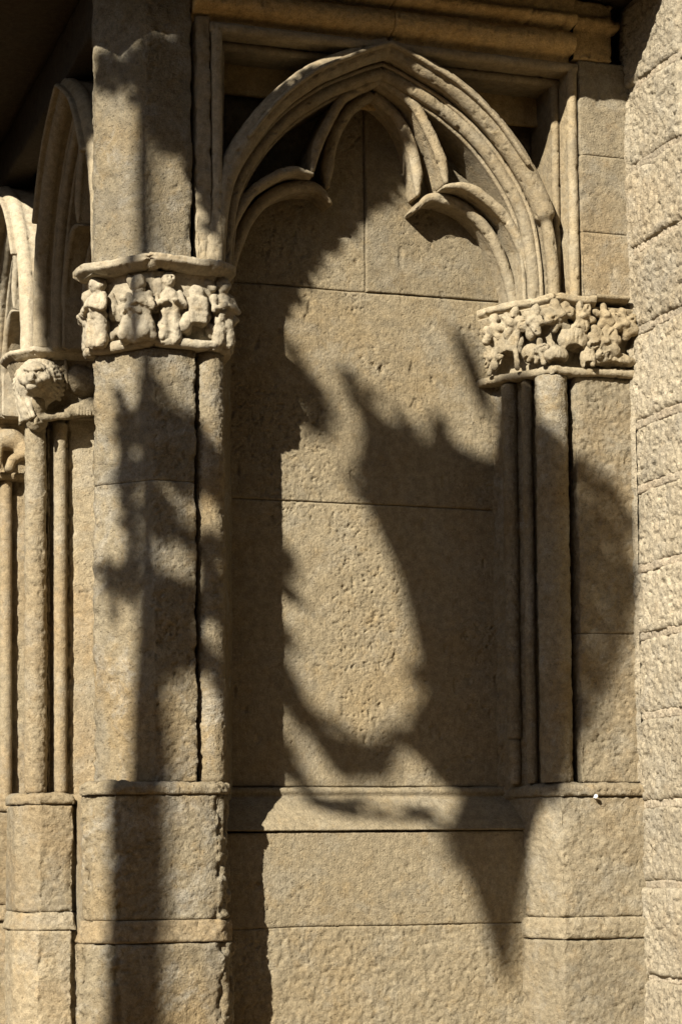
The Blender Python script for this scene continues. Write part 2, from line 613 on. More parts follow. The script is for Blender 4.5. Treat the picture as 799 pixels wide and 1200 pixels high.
# ================================================================== the setting
g = mesh_obj('pavement', [(-120, -120, 0), (120, -120, 0), (120, 120, 0), (-120, 120, 0)], [(0, 1, 2, 3)], M_pave, smooth=False)
setp(g, 'sunlit stone paving in front of the portal', 'paving', kind='structure')

# ------------------------------------------------------------------ back wall of the niche
nw = thing('niche_wall', 'sunlit back wall of the tall blind niche, crossed by soft shadows', 'wall', (.9, .3, 0))
DB, DL = 0.30, 0.18
wall_core('masonry_core', .16, 1.95, DB + .012, 5.0, 0, 6.5, M_core, nw)
for x0, x1, z0, z1, dy in ((.34, .8968, 3.7465, 4.72, .006), (.8978, 1.46, 3.7465, 4.72, -.004), (.33, 1.46, 2.926, 3.7425, 0), (.33, 1.47, 1.850, 2.924, .002)):
    strip('stone_block', [(x0, DB + dy), (x1, DB + dy)], z0, z1, M_wall, nw, 'ashlar', edge=.0040, depth=.02, wob=.005, res=.0045)


def sill_prof(z):
    if z > 1.812:
        return .022 * math.sqrt(max(0, 1 - ((z - 1.832) / .021) ** 2))
    t = (1.812 - z) / (1.812 - 1.68)
    return min(.135, .012 + .125 * t ** .8) - (.010 * max(0, (t - .93) / .07) ** 2)


strip('sill', [(.24, DB), (1.52, DB)], 1.68, 1.853, M_wall, nw, 'ashlar', edge=.003, depth=.05, prof=sill_prof, ends=False)
for x0, x1, z0, z1 in ((.22, 1.52, 1.3305, 1.6792), (.22, 1.52, .80, 1.3297), (.22, .80, 0, .795), (.805, 1.52, 0, .795)):
    strip('stone_block', [(x0, DL), (x1, DL)], z0, z1, M_wall, nw, 'ashlar' if z0 > 1.33 else 'worn', edge=.003, depth=.03, wob=.005)

# ------------------------------------------------------------------ corner pier on the left
cp = thing('corner_pier', 'polygonal stone corner pier with a carved figure capital, left of the niche', 'pier', (0, .1, 0))
SH = [(-.12, .225), (-.187, .212), (-.187, .177), (-.012, 0), (.143, 0), (.146, .06)]
for z0, z1 in ((1.858, 2.926), (2.9275, 3.402)):
    strip('shaft_block', SH, z0, z1, M_pier, cp, 'worn', edge=.0012, depth=.02, ends=False)
column('colonnette', .207, .055, .054, 1.858, 3.402, M_pier, cp, 'worn')
strip('reveal', [(.13, .09), (.262, .105), (.285, .15), (.36, .31)], 1.8, 3.72, M_pier, cp, 'ashlar', edge=0, depth=.01, ends=False)
strip('upper_shaft', [(-.12, .225), (-.187, .212), (-.187, .155), (-.030, .0), (.133, .0), (.137, .07)], 3.715, 5.2, M_pier, cp, 'ashlar', edge=.003, depth=.02, ends=False)
strip('rear_reveal', [(.13, .46), (.02, .33), (-.12, .225)], 0, 4.85, M_pier, cp, 'ashlar', res=.02, edge=0, depth=.01, ends=False)
# plinth
PL = [(-.14, .145), (-.252, .125), (-.255, .064), (-.161, -.030), (.215, -.030), (.262, .02), (.262, .25)]
strip('base_moulding', PL, 1.812, 1.866, M_pier, cp, 'worn', prof=lambda z: .010 - max(0, (z - 1.835) / .031) ** 2 * .035, edge=.006, depth=.08, ends=False)
strip('plinth_block', PL, 1.372, 1.814, M_pier, cp, 'coarse', edge=.008, depth=.03, ends=False, chip=.03)
PL2 = [(-.14, .145), (-.262, .125), (-.262, .058), (-.164, -.036), (.218, -.036), (.268, .02), (.268, .25)]
strip('plinth_band', PL2, 1.296, 1.374, M_band, cp, 'worn', edge=.006, depth=.03, ends=False, prof=lambda z: .012 * (1 - (z - 1.296) / .078))
PL3 = [(-.14, .145), (-.272, .125), (-.275, .052), (-.17, -.045), (.225, -.045), (.28, .02), (.28, .25)]
strip('plinth_block', PL3, .80, 1.294, M_pier, cp, 'coarse', edge=.010, depth=.03, ends=False, chip=.034)
PL4 = [(-.14, .145), (-.30, .125), (-.30, .04), (-.18, -.07), (.235, -.07), (.30, .0), (.30, .25)]
strip('plinth_block', PL4, 0, .797, M_pier, cp, 'coarse', edge=.010, depth=.03, ends=False, chip=.034)


# ---- helper for little carved people
def figure(c, base, h, fwd, seed=0, lean=0.0, arm=1):
    """small weathered robed figure standing on `base`, height h, facing fwd (plan direction)"""
    b = np.array(base, float)
    f = np.array([fwd[0], fwd[1], 0.0]); f /= np.linalg.norm(f)
    sd = np.array([-f[1], f[0], 0.0])
    up = np.array([0, 0, 1.0]) + sd * lean
    P = lambda s_, f_, z_: b + sd * s_ * h + f * f_ * h + up * z_ * h
    c.cap(P(-.09, 0, .04), P(-.07, .01, .50), .10 * h, .085 * h, .012)
    c.cap(P(.09, 0, .04), P(.07, .01, .50), .10 * h, .085 * h, .012)
    c.ell(P(0, .01, .58), (.15 * h, .12 * h, .20 * h), .015)
    c.ell(P(0, .03, .87), (.100 * h, .110 * h, .125 * h), .006)
    c.cap(P(0, 0, .70), P(0, .01, .82), .06 * h, .05 * h, .008)
    c.ell(P(0, -.02, .91), (.118 * h, .105 * h, .112 * h), .006)
    c.ell(P(0, .12, .87), (.022 * h, .03 * h, .035 * h), .004)
    for e in (-1, 1):
        c.ell(P(e * .036, .115, .90), .016 * h, op='-')
        c.cap(P(e * .15, 0, .70), P(e * .20, .08, .50), .055 * h, .045 * h, .008)
        c.cap(P(e * .20, .08, .50), P(e * .05 * arm, .17, .56), .043 * h, .035 * h, .008)
    for s_ in (-.12, -.03, .06, .14):
        c.cap(P(s_, .135, .03), P(s_ * .7, .13, .40), .018 * h, .012 * h, op='-')
    c.noise(.009, 34, 3, seed)


cap = mesh_obj('capital', *(lambda: ([(0, 0, 0)] * 0, []))(), M_pale, cp) if False else None
CAPP = [(-.12, .235), (-.195, .222), (-.195, .175), (-.012, -.012), (.195, -.012), (.272, .06), (.285, .30)]


def bell_prof(z):
    t = (z - 3.43) / (3.67 - 3.43)
    return -.012 + .030 * t ** 2.2


cap = strip('capital', CAPP, 3.43, 3.672, M_pale, cp, 'carved', prof=bell_prof, edge=0, depth=.03, ends=False, res=.005)
cap['label'] = 'capital carved with small weathered figures'
strip('neck_ring', CAPP, 3.400, 3.438, M_pale, cap, 'carved', prof=bump_prof(3.396, 3.440, .026), edge=0, depth=.05, ends=False, res=.004, wob=.010)
ABA = [(-.12, .24), (-.256, .222), (-.256, .115), (-.05, -.092), (.214, -.092), (.302, .0), (.302, .30)]
strip('abacus', ABA, 3.664, 3.724, M_pale, cap, 'carved', prof=lambda z: -.045 * max(0, (3.690 - z) / .026) - .02 * max(0, (z - 3.712) / .012), edge=.006, depth=.12, ends=False, res=.005, wob=.012, chip=.02)
D1 = (-.70, -.71)
for nm, base, h, fw, ln, box in (
        ('figure', (-.190, .115, 3.425), .245, (-.9, -.5), .0, None),
        ('figure', (-.200, .195, 3.425), .215, (-1, -.1), .0, None),
        ('figure', (.040, -.022, 3.425), .248, (-.1, -1), .02, None),
        ('figure', (.243, -.004, 3.425), .245, (.25, -1), -.02, None),
        ('figure', (.292, .125, 3.425), .22, (1, -.2), 0, None)):
    c = Carve(np.array(base) - (.10, .10, .03), np.array(base) + (.10, .10, h * 1.08), .0038)
    figure(c, base, h, fw, int(base[0] * 100))
    c.build('figure', M_pale, cap)
# worn relief that ties the figures together
rr_ = random.Random(11)
cc = Carve((-.27, -.10, 3.42), (.32, .26, 3.68), .0048)
Qc, sc_, _ = resample(CAPP, .01)
Nc = normals2(Qc)
for k in range(46):
    i = rr_.randrange(22, len(Qc) - 18)
    z = rr_.uniform(3.45, 3.65)
    n = np.array([Nc[i][0], Nc[i][1], 0]); tt = np.array([-n[1], n[0], 0])
    cpt = np.array([Qc[i][0], Qc[i][1], z]) + n * rr_.uniform(-.004, .010)
    an = rr_.uniform(-.7, .7)
    u_ = tt * math.cos(an) + np.array([0, 0, 1]) * math.sin(an)
    v_ = np.cross(n, u_)
    cc.ell(cpt, (rr_.uniform(.012, .026), rr_.uniform(.014, .045), rr_.uniform(.012, .022)), .010, ax=[u_, v_, n])
for k in range(16):
    i = rr_.randrange(22, len(Qc) - 18)
    n = np.array([Nc[i][0], Nc[i][1], 0])
    cc.ell(np.array([Qc[i][0], Qc[i][1], rr_.uniform(3.46, 3.64)]) + n * .024, rr_.uniform(.008, .015), op='-')
cc.noise(.006, 34, 3, 21)
cc.build('relief_ground', M_pale, cap)
# kneeling figures and a draped block between the standing ones
for base, h, fw, ln in (((-.098, .018, 3.425), .195, (-.8, -.6), .25), ((-.050, -.030, 3.425), .225, (-.5, -.85), -.12), ((.088, -.012, 3.46), .17, (.2, -1), .3)):
    c = Carve(np.array(base) - (.10, .10, .03), np.array(base) + (.10, .10, h * 1.08), .0038)
    figure(c, base, h, fw, int(base[0] * 300), ln)
    f2 = np.array([fw[0], fw[1], 0])
    c.cap(np.array(base) + f2 * .02 + (0, 0, .02), np.array(base) + f2 * .035 + (.02, .02, .06), .026, .022, .012)
    c.build('kneeling_figure', M_pale, cap)
c = Carve((.08, -.10, 3.40), (.21, .03, 3.68), .0038)
c.box((.142, -.028, 3.535), (.036, .03, .052), .008, .014)
c.ell((.142, -.02, 3.605), (.030, .024, .030), .010)
for zz in (3.515, 3.535, 3.556):
    c.cap((.10, -.060, zz), (.185, -.060, zz - .004), .0035, op='-')
c.ell((.142, -.035, 3.475), (.034, .04, .018), op='-')
c.noise(.003, 40, 2, 5)
c.build('draped_torso', M_pale, cap)

# ------------------------------------------------------------------ jamb on the right
jp = thing('jamb_pier', 'right jamb of the niche with clustered shafts, leaf capital and flat pilaster', 'jamb', (1.65, .1, 0))
for z0, z1 in ((1.858, 2.42), (2.4212, 3.402)):
    strip('pilaster_block', [(1.627, .10), (1.630, 0), (1.875, 0)], z0, z1, M_pil, jp, 'coarse' if z0 < 3 else 'ashlar', edge=.003, depth=.02, ends=False)
column('shaft', 1.548, .045, .060, 1.858, 3.402, M_pier, jp, 'worn')
column('thin_shaft', 1.487, .135, .020, 1.858, 3.402, M_pier, jp, 'worn', res=.0045)
column('inner_shaft', 1.449, .215, .029, 2.03, 3.402, M_pier, jp, 'worn', res=.005)
column('shaft_foot', 1.449, .215, .024, 1.858, 2.028, M_pier, jp, 'ashlar', res=.005)
strip('reveal', [(1.395, .33), (1.412, .295), (1.425, .275), (1.47, .205), (1.505, .165), (1.53, .115), (1.60, .115), (1.632, .09)], 1.80, 3.72, M_pier, jp, 'worn', edge=0, depth=.01, ends=False)
PR = [(1.425, .34), (1.463, .195), (1.533, -.026), (1.88, -.026)]
strip('base_moulding', PR, 1.805, 1.862, M_pil, jp, 'worn', prof=lambda z: .012 - max(0, (z - 1.832) / .03) ** 2 * .03, edge=.006, depth=.08, ends=False)
strip('plinth_block', PR, 1.352, 1.806, M_pil, jp, 'coarse', edge=.006, depth=.03, ends=False, chip=.012)
strip('plinth_band', PR, 1.272, 1.354, M_pil, jp, 'worn', prof=bump_prof(1.262, 1.364, .016), edge=.004, depth=.03, ends=False)
PR2 = [(1.42, .34), (1.455, .185), (1.528, -.036), (1.88, -.036)]
strip('plinth_block', PR2, .80, 1.270, M_pil, jp, 'coarse', edge=.008, depth=.03, ends=False, chip=.012)
strip('plinth_block', [(1.40, .34), (1.44, .17), (1.515, -.05), (1.88, -.05)], 0, .797, M_pil, jp, 'coarse', edge=.008, depth=.03, ends=False, chip=.012)
for z0, z1 in ((3.712, 3.961), (3.9622, 4.261), (4.2622, 4.63)):
    strip('pilaster_block', [(1.662, .09), (1.664, 0), (1.875, 0)], z0, z1, M_pil, jp, 'ashlar', edge=.002, depth=.02, ends=False)

# leaf capital
CR = [(1.365, .32), (1.395, .25), (1.535, -.005), (1.875, -.005)]
capr = strip('capital', CR, 3.43, 3.668, M_carv, jp, 'carved', prof=lambda z: -.030 + .048 * ((z - 3.43) / .24) ** 2, edge=0, depth=.03, ends=False)
capr['label'] = 'capital carved with curling leaves and rosettes'
strip('neck_ring', CR, 3.404, 3.434, M_carv, capr, 'carved', prof=bump_prof(3.400, 3.438, .022), edge=0, depth=.05, ends=False, res=.004, wob=.008)
strip('abacus', [(1.345, .32), (1.372, .235), (1.520, -.050), (1.70, -.052)], 3.662, 3.712, M_carv, capr, 'carved', prof=lambda z: -.035 * max(0, (3.683 - z) / .022) - .01 * max(0, (z - 3.702) / .01), edge=.008, depth=.10, ends=False, res=.005, wob=.010, chip=.02)
strip('abacus', [(1.70, -.050), (1.84, -.050)], 3.684, 3.712, M_carv, capr, 'carved', prof=lambda z: -.03 * max(0, (3.700 - z) / .018), edge=.006, depth=.08, ends=False, res=.005, wob=.006)


def capr_pt(x, out=0.0):
    """point on the capital's drum at plan parameter x in 0..1 (left face) or 1..2 (front face)"""
    if x <= 1:
        a, b = np.array([1.395, .25]), np.array([1.535, -.005])
        n = np.array([b[1] - a[1], -(b[0] - a[0])])
        p = a + (b - a) * x
    else:
        a, b = np.array([1.535, -.005]), np.array([1.850, -.005])
        n = np.array([0.0, -1.0])
        p = a + (b - a) * (x - 1)
    n = n / np.linalg.norm(n)
    return p + n * (out + .012), n


def leaf(x, z, r, seed, lobes=6, curl=1.0, turn=0.0):
    p, n = capr_pt(x, .012)
    sd = np.array([-n[1], n[0]])
    C0 = np.array([p[0], p[1], z])
    c = Carve(C0 - r * 1.55 - .012, C0 + r * 1.55 + .012, .0038)
    W = lambda s_, o_, z_: C0 + np.array([sd[0] * s_ + n[0] * o_, sd[1] * s_ + n[1] * o_, z_]) * r
    rnd = random.Random(seed)
    sd3, n3 = np.array([sd[0], sd[1], 0]), np.array([n[0], n[1], 0])
    c.ell(W(0, 0, 0), (r * .55, r * .55, r * .55), .008)
    for k in range(lobes):
        a = turn + 2 * math.pi * k / lobes + rnd.uniform(-.2, .2)
        rr = rnd.uniform(.28, .40)
        ra = sd3 * math.cos(a) + np.array([0, 0, math.sin(a)]); ta = -sd3 * math.sin(a) + np.array([0, 0, math.cos(a)])
        c.ell(W(math.cos(a) * .62, .10 * curl + rnd.uniform(-.15, .2), math.sin(a) * .62), (r * .52, r * rr, r * .34), .006, ax=[ra, ta, n3])
        c.cap(W(math.cos(a) * .2, .55, math.sin(a) * .2), W(math.cos(a) * .95, .42 * curl, math.sin(a) * .95), r * .07, r * .05, op='-')
    c.ell(W(0, .48, 0), r * .24, .006)
    for k in range(5):
        a = rnd.uniform(0, 6.28)
        c.ell(W(math.cos(a) * .42, .58, math.sin(a) * .42), r * rnd.uniform(.09, .16), op='-')
    c.noise(.009, 32, 3, seed)
    return c


for i, (nm, x, z, r, lb, tn) in enumerate((
        ('leaf', .13, 3.605, .058, 5, .3), ('leaf', .44, 3.618, .056, 6, 1.1), ('leaf', .76, 3.605, .060, 6, .2),
        ('leaf', 1.05, 3.617, .062, 7, .1), ('leaf', 1.34, 3.620, .054, 6, .8), ('rosette', 1.62, 3.528, .066, 9, .0),
        ('leaf', 1.66, 3.632, .048, 5, .3), ('leaf', 1.90, 3.605, .056, 6, .6), ('leaf', .86, 3.492, .046, 5, .4), ('leaf', .10, 3.50, .046, 5, .1))):
    leaf(x, z, r, 100 + i, lb, 1.0, tn).build(nm, M_carv, capr, rs=.8)
# broad drooping leaves with a hollow beneath them
for i, (x, z, w, h) in enumerate(((1.24, 3.535, .062, .060), (.36, 3.540, .062, .066), (.70, 3.49, .04, .04), (1.43, 3.47, .03, .05), (1.75, 3.465, .10, .030), (1.02, 3.47, .05, .035))):
    p, n = capr_pt(x, .006)
    sd = np.array([-n[1], n[0], 0])
    C0 = np.array([p[0], p[1], z])
    n3 = np.array([n[0], n[1], 0])
    c = Carve(C0 - .13, C0 + .13, .0036)
    c.ell(C0, (w, .034, h), .008, ax=[sd, n3, (0, 0, 1)])
    c.ell(C0 + n3 * .012 - np.array([0, 0, h * .75]), (w * .62, .035, h * .42), op='-', ax=[sd, n3, (0, 0, 1)])
    for s_ in (-.5, -.15, .2, .55):
        c.cap(C0 + sd * s_ * w + n3 * .036 + np.array([0, 0, -h * .5]), C0 + sd * s_ * w * .4 + n3 * .032 + np.array([0, 0, h * .7]), .0045, .003, op='-')
    c.noise(.005, 40, 2, 60 + i)
    c.build('drooping_leaf', M_carv, capr, rs=.8)
# stems that frame the left face
for i, pts in enumerate((((.05, 3.44), (.18, 3.53), (.10, 3.63)), ((.52, 3.44), (.50, 3.53), (.58, 3.62)), ((.95, 3.44), (.86, 3.50), (.70, 3.46)), ((1.47, 3.44), (1.46, 3.52), (1.50, 3.58)))):
    P3 = []
    for x, z in pts:
        p, n = capr_pt(x, .026)
        P3.append((p[0], p[1], z))
    A = np.array(P3)
    c = Carve(A.min(0) - .03, A.max(0) + .03, .0038)
    q = catmull(A, .02)
    for a, b in zip(q[:-1], q[1:]):
        c.cap(a, b, .010, .009, .006)
    c.noise(.003, 50, 2, i)
    c.build('stem', M_carv, capr, rs=.6)

# ------------------------------------------------------------------ tracery arches
OUT = [(0, 4.606), (.075, 4.578), (.155, 4.541), (.29, 4.470), (.43, 4.352), (.55, 4.200), (.632, 4.040), (.664, 3.86), (.672, 3.70)]
A_UP = [(.004, 4.515), (.075, 4.478), (.145, 4.425), (.205, 4.325), (.250, 4.225), (.266, 4.140)]
A_LO = [(.262, 4.128), (.34, 4.134), (.42, 4.100), (.52, 4.015), (.594, 3.86), (.632, 3.70)]
B_UP = [(.004, 4.480), (.055, 4.445), (.105, 4.395), (.15, 4.314), (.178, 4.210), (.182, 4.110)]
B_LO = [(.165, 4.048), (.24, 4.104), (.368, 4.078), (.475, 3.984), (.54, 3.85), (.582, 3.70)]


def arch(par, mapf, uc, k, mat, res=.006, zsc=1.0, sides=(-1, 1), rs=1.0):
    z0 = 3.72
    for sg in sides:
        def path(pts, du=0.0):
            A = np.array(pts, float)
            A[:, 0] = uc + sg * (A[:, 0] * k + du)
            A[:, 1] = z0 + (A[:, 1] - z0) * zsc
            return catmull(A, res)
        q = math.sqrt(k)
        brk = (lambda t: 1 - .45 * np.clip((t - .735) / .02, 0, 1)) if (sg > 0 and k == 1.0) else None
        rib('outer_rib', path(OUT), .042, roll_profile(.041 * q, .033 * q, .27, res), mapf, mat, par, res=res, rs=rs, taper=brk)
        rib('outer_fillet', path([(u, z) for u, z in OUT][:-3], .0), .030, [(x * .30 * q, y * .4 - .040 * q) for x, y in roll_profile(.03, .028, .05, res)], mapf, mat, par, res=res, rs=.5)
        inn = [(max(0.0, u - .058 * min(1, u / .25)), z - .062 * (1 - min(1, u / .66)) - .012) for u, z in OUT]
        for du_, vv in ((.036, .082), (.088, .122)):
            fil = [(max(0.0, u - du_ * min(1, u / .25)), z - (du_ + .004) * (1 - min(1, u / .66)) - .008) for u, z in OUT]
            rib('arris', path(fil), vv, roll_profile(.009, .0085, .19, .004), mapf, mat, par, res=res, rs=.5)
        rib('inner_rib', path(inn), .100, roll_profile(.025 * q, .021 * q, .20, res), mapf, mat, par, res=res, rs=rs)
        tp = lambda t: 1 - .60 * np.clip((t - .82) / .18, 0, 1)
        tl = lambda t: .22 + .78 * np.clip(t / .20, 0, 1) ** .7
        rib('upper_foil', path(A_UP), .125, roll_profile(.0195 * q, .0165 * q, .185, res), mapf, mat, par, res=res, taper=tp, rs=rs)
        rib('lower_foil', path(A_LO), .125, roll_profile(.0195 * q, .0165 * q, .185, res), mapf, mat, par, res=res, taper=tl, rs=rs)
        rib('upper_foil', path(B_UP), .205, roll_profile(.0225 * q, .0195 * q, .11, res), mapf, mat, par, res=res, taper=tp, rs=rs)
        rib('lower_foil', path(B_LO), .205, roll_profile(.0225 * q, .0195 * q, .11, res), mapf, mat, par, res=res, taper=tl, rs=rs)


UC = .895
ident = lambda p: p
ar = thing('blind_arch', 'pointed blind arch with cusped trefoil ribs over the sunlit niche', 'arch', (UC, .1, 3.72))
arch(ar, ident, UC, 1.0, M_carv)


def frame(par, mapf, u0, u1, zt, mat, name='frame_moulding', res=.007, flip=False):
    """square label round an arch: outer roll, flat, inner roll, deep reveal"""
    for nm, du, r, v in (('frame_roll', 0.0, .020, .018), ('frame_step', .034, .016, .10)):
        for path in ([(u0 + du, 3.70), (u0 + du, zt - du)], [(u1 - du, 3.70), (u1 - du, zt - du)], [(u0 + du - .02, zt - du), (u1 - du + .02, zt - du)]):
            A = np.array(path, float)
            n = int(np.linalg.norm(A[1] - A[0]) / res)
            P = A[0] + (A[1] - A[0]) * np.linspace(0, 1, n)[:, None]
            rib(nm, P, v, roll_profile(r, r * .9, .20, res), mapf, mat, par, res=res)


lt = thing('lintel', 'moulded stone lintel and square frame above the arch, in brown shade', 'lintel', (UC, 0, 4.6))
frame(lt, ident, .232, 1.640, 4.600, M_carv)
# flat fillet outside the left roll
strip('frame_fillet', [(.150, .06), (.152, .012), (.208, .012), (.210, .05)], 3.715, 4.635, M_carv, lt, 'ashlar', edge=.002, depth=.02, ends=False)


def lint_prof(z):
    if z < 4.645: return -.03
    if z < 4.735: return -.012 + .055 * math.sqrt(max(0, 1 - ((z - 4.690) / .047) ** 2))
    if z < 4.752: return -.02
    if z < 4.80: return .02 + .035 * math.sqrt(max(0, 1 - ((z - 4.776) / .025) ** 2))
    return .03


for x0, x1 in ((.140, .902), (.906, 1.640)):
    strip('lintel_stone', [(x0, 0), (x1, 0)], 4.618, 4.86, M_lint, lt, 'worn', prof=lint_prof, edge=.002, depth=.08, ends=True)
strip('lintel_stone', [(1.643, 0), (1.80, 0), (1.80, .12)], 4.634, 4.86, M_lint, lt, 'worn', prof=lambda z: .006 if z < 4.752 else lint_prof(z) - .015, edge=.006, depth=.08, ends=False, chip=.03)
strip('spandrel_panel', [(.22, .235), (1.66, .235)], 4.44, 4.63, M_lint, lt, 'ashlar', edge=0, depth=.02, ends=False)

M_shade = stone('shade_dark_stone', (.13, .10, .065), (.12, .08, .045), (.10, .085, .06), .5, .4, .5, seed=55.0)  # near-black colour stands in for deep shade under canopy and porch
# ------------------------------------------------------------------ canopy over the portal, just above the picture
cn = thing('canopy', 'deep stone canopy above the arches, shading the top of the portal', 'canopy', (.6, 0, 4.84))
strip('front_slab', [(-.57, 5.0), (-.57, -.345), (1.86, -.345)], 4.865, 5.10, M_shade, cn, 'ashlar', res=.03, edge=.01, depth=.02, ends=False)
strip('shadow_lip', [(.93, .0), (.95, -.36), (1.86, -.36)], 4.815, 4.868, M_shade, cn, 'worn', res=.02, edge=.01, depth=.1, ends=False)  # extra lip added to lower the canopy's shadow at the right
wall_core('soffit', -.565, 1.90, -.340, .6, 4.870, 5.09, M_shade, cn)
wall_core('side_soffit', -.564, .30, .602, 5.0, 4.871, 5.09, M_shade, cn)

# ------------------------------------------------------------------ side wall coming forward on the right
sw = thing('side_wall', 'rough pecked block wall coming forward on the right, orange mortar joints', 'wall', (1.9, -.3, 0))
XR = 1.864
wall_core('wall_core', XR + .045, 2.6, -.70, .3, 0, 7.0, M_mort, sw)
ZJ = [0, .38, .77, 1.122, 1.470, 1.773, 2.106, 2.408, 2.667, 2.973, 3.220, 3.578, 3.895, 4.213, 4.527, 4.86, 5.2, 5.55]
rnd = random.Random(4)
for i, (z0, z1) in enumerate(zip(ZJ[:-1], ZJ[1:])):
    y = .06
    L = [.49, .74, .62, .8, .55, .9, .66][i % 7] if i != 13 else .50
    while y > -.68:
        y1 = max(-.72, y - L)
        if y1 < -.55:
            y1 = -.72
        vis = y > -.55 and z1 > .9 and z0 < 4.7
        b = strip('stone_block', [(XR + rnd.uniform(-.010, .008), y - .007), (XR + rnd.uniform(-.010, .008), y1 + .007)], z0 + .009, z1 - .009, M_side, sw, 'pecked', res=.0050 if vis else .03, edge=.023, depth=.045, seed=i, wob=.006)
        y = y1
        L = rnd.uniform(.45, .85)
for z in ZJ[2:-2]:
    strip('mortar_joint', [(XR + .008, .06), (XR + .008, -.70)], z - .019, z + .019, M_mort, sw, 'coarse', res=.005, edge=.008, depth=.03, ends=False, wob=.012)
strip('corner_mortar', [(XR - .012, .02), (XR - .006, -.012), (XR + .004, -.022)], 1.86, 4.5, M_side, sw, 'coarse', res=.007, edge=0, depth=.01, ends=False)

# ------------------------------------------------------------------ the portal's left flank (runs back from the pier)
XL = -.19
fl = thing('flank_wall', 'shadowed recess wall behind the lion column, running back from the pier', 'wall', (.1, 2.4, 0))
wall_core('masonry_core', .125, .159, .2, 5.0, 0, 6.5, M_core, fl)
for y0, y1 in ((1.42, .30), (2.86, 1.50), (4.6, 2.95)):
    for z0, z1 in ((1.86, 2.9), (2.905, 3.72), (3.725, 4.84)):
        strip('stone_block', [(.10, y0), (.10, y1)], z0, z1, M_left, fl, 'ashlar', res=.011, edge=.004, depth=.02)
    strip('lower_wall', [(.0, y0), (.0, y1)], 0, 1.84, M_left, fl, 'ashlar', res=.015, edge=.01, depth=.1)
strip('upper_wall', [(XL + .02, 5.0), (XL + .02, .25)], 4.63, 4.84, M_shade, fl, 'ashlar', res=.015, edge=.005, depth=.1, ends=False)

mapL = lambda p: np.stack([XL + p[:, 1], p[:, 0], p[:, 2]], 1)
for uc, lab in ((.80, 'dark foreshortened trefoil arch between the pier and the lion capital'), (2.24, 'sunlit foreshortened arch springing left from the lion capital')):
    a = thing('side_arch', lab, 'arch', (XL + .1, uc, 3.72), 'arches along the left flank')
    arch(a, mapL, uc, .86, M_carv if uc < 1 else M_pale, res=.009)  # paler stone on the second arch: sunlight put into its colour

pc = thing('porch', 'deep dark porch of the portal beyond the left edge, unseen, added to block sky light', 'porch', (-2, 3, 0))  # unseen mass added to keep sky light off the flank
wall_core('vault', -4.6, -.58, .32, 5.4, 6.4, 6.9, M_shade, pc)
wall_core('far_jamb', -4.6, -3.7, .30, 5.4, 0, 6.398, M_core, pc)
wall_core('door_wall', -3.698, .12, 5.02, 5.4, 0, 6.398, M_shade, pc)
wall_core('front_gable', -.56, 1.85, -.2, .3, 5.12, 8.5, M_core, pc)
wall_core('side_gable', -.57, .3, .305, 5.4, 5.12, 8.5, M_core, pc)

# lion column
lc = thing('lion_column', 'slender column with a carved lion capital, left of the pier', 'column', (-.16, 1.45, 0))
column('shaft', -.160, 1.45, .046, 1.86, 3.402, M_left, lc, 'worn', res=.006)
column('thin_shaft', -.060, 1.435, .027, 1.86, 3.402, M_left, lc, 'fine', res=.005)
strip('fillet', [(-.116, 1.50), (-.112, 1.455), (-.100, 1.452), (-.098, 1.50)], 1.86, 3.402, M_left, lc, 'fine', edge=0, ends=False, depth=.01, rc=.003)
strip('fillet', [(-.036, 1.50), (-.034, 1.432), (-.026, 1.430), (-.024, 1.47)], 1.86, 3.402, M_left, lc, 'fine', edge=0, ends=False, depth=.01, rc=.003)
strip('reveal', [(-.13, 1.62), (-.13, 1.50), (-.09, 1.475), (-.03, 1.465), (-.02, 1.45), (.13, 1.43)], 1.80, 3.72, M_left, lc, 'ashlar', edge=0, ends=False, depth=.01)
LP = [(-.245, 1.66), (-.245, 1.465), (-.160, 1.375), (-.020, 1.375), (-.015, 1.42), (.14, 1.40)]
strip('base_moulding', LP, 1.812, 1.866, M_left, lc, 'worn', prof=lambda z: .008 - max(0, (z - 1.835) / .031) ** 2 * .03, edge=.006, depth=.06, ends=False)
strip('plinth_block', LP, 1.372, 1.810, M_left, lc, 'worn', edge=.006, depth=.03, ends=False)
strip('plinth_band', LP, 1.300, 1.374, M_left, lc, 'worn', edge=.006, depth=.03, ends=False, prof=lambda z: .02 * (1 - (z - 1.30) / .074))
strip('plinth_block', [(x - .012, y - .015) for x, y in LP], .0, 1.297, M_left, lc, 'coarse', edge=.006, depth=.03, ends=False)
CL = [(-.235, 1.62), (-.235, 1.45), (-.17, 1.385), (.12, 1.375)]
capl = strip('capital', [(-.20, 1.62), (-.20, 1.47), (-.15, 1.425), (.12, 1.41)], 3.42, 3.668, M_left, lc, 'carved', prof=lambda z: .05 * ((z - 3.42) / .25) ** 2, edge=0, depth=.03, ends=False)
capl['label'] = 'capital carved as a crouching lion with a full mane'
strip('abacus', [(-.275, 1.66), (-.275, 1.43), (-.19, 1.335), (.13, 1.335)], 3.655, 3.712, M_pale, capl, 'carved', prof=lambda z: -.045 * max(0, (3.684 - z) / .03) - .02 * max(0, (z - 3.698) / .014), edge=.008, depth=.10, ends=False, res=.006, wob=.014)
H0 = np.array([-.172, 1.345, 3.557])
f = np.array([-.42, -.90, 0]); f /= np.linalg.norm(f)
sd = np.array([-f[1], f[0], 0]); sd = -sd          # to the viewer's right
W = lambda s_, f_, z_: H0 + (sd * s_ + f * f_ + np.array([0, 0, z_])) * .92
c = Carve(H0 - .17, H0 + .17, .0038)
axh = [sd, f, (0, 0, 1)]
c.ell(W(0, 0, .0), (.062, .080, .078), .01, ax=axh)
c.ell(W(0, .050, .032), (.050, .042, .034), .012, ax=axh)        # brow
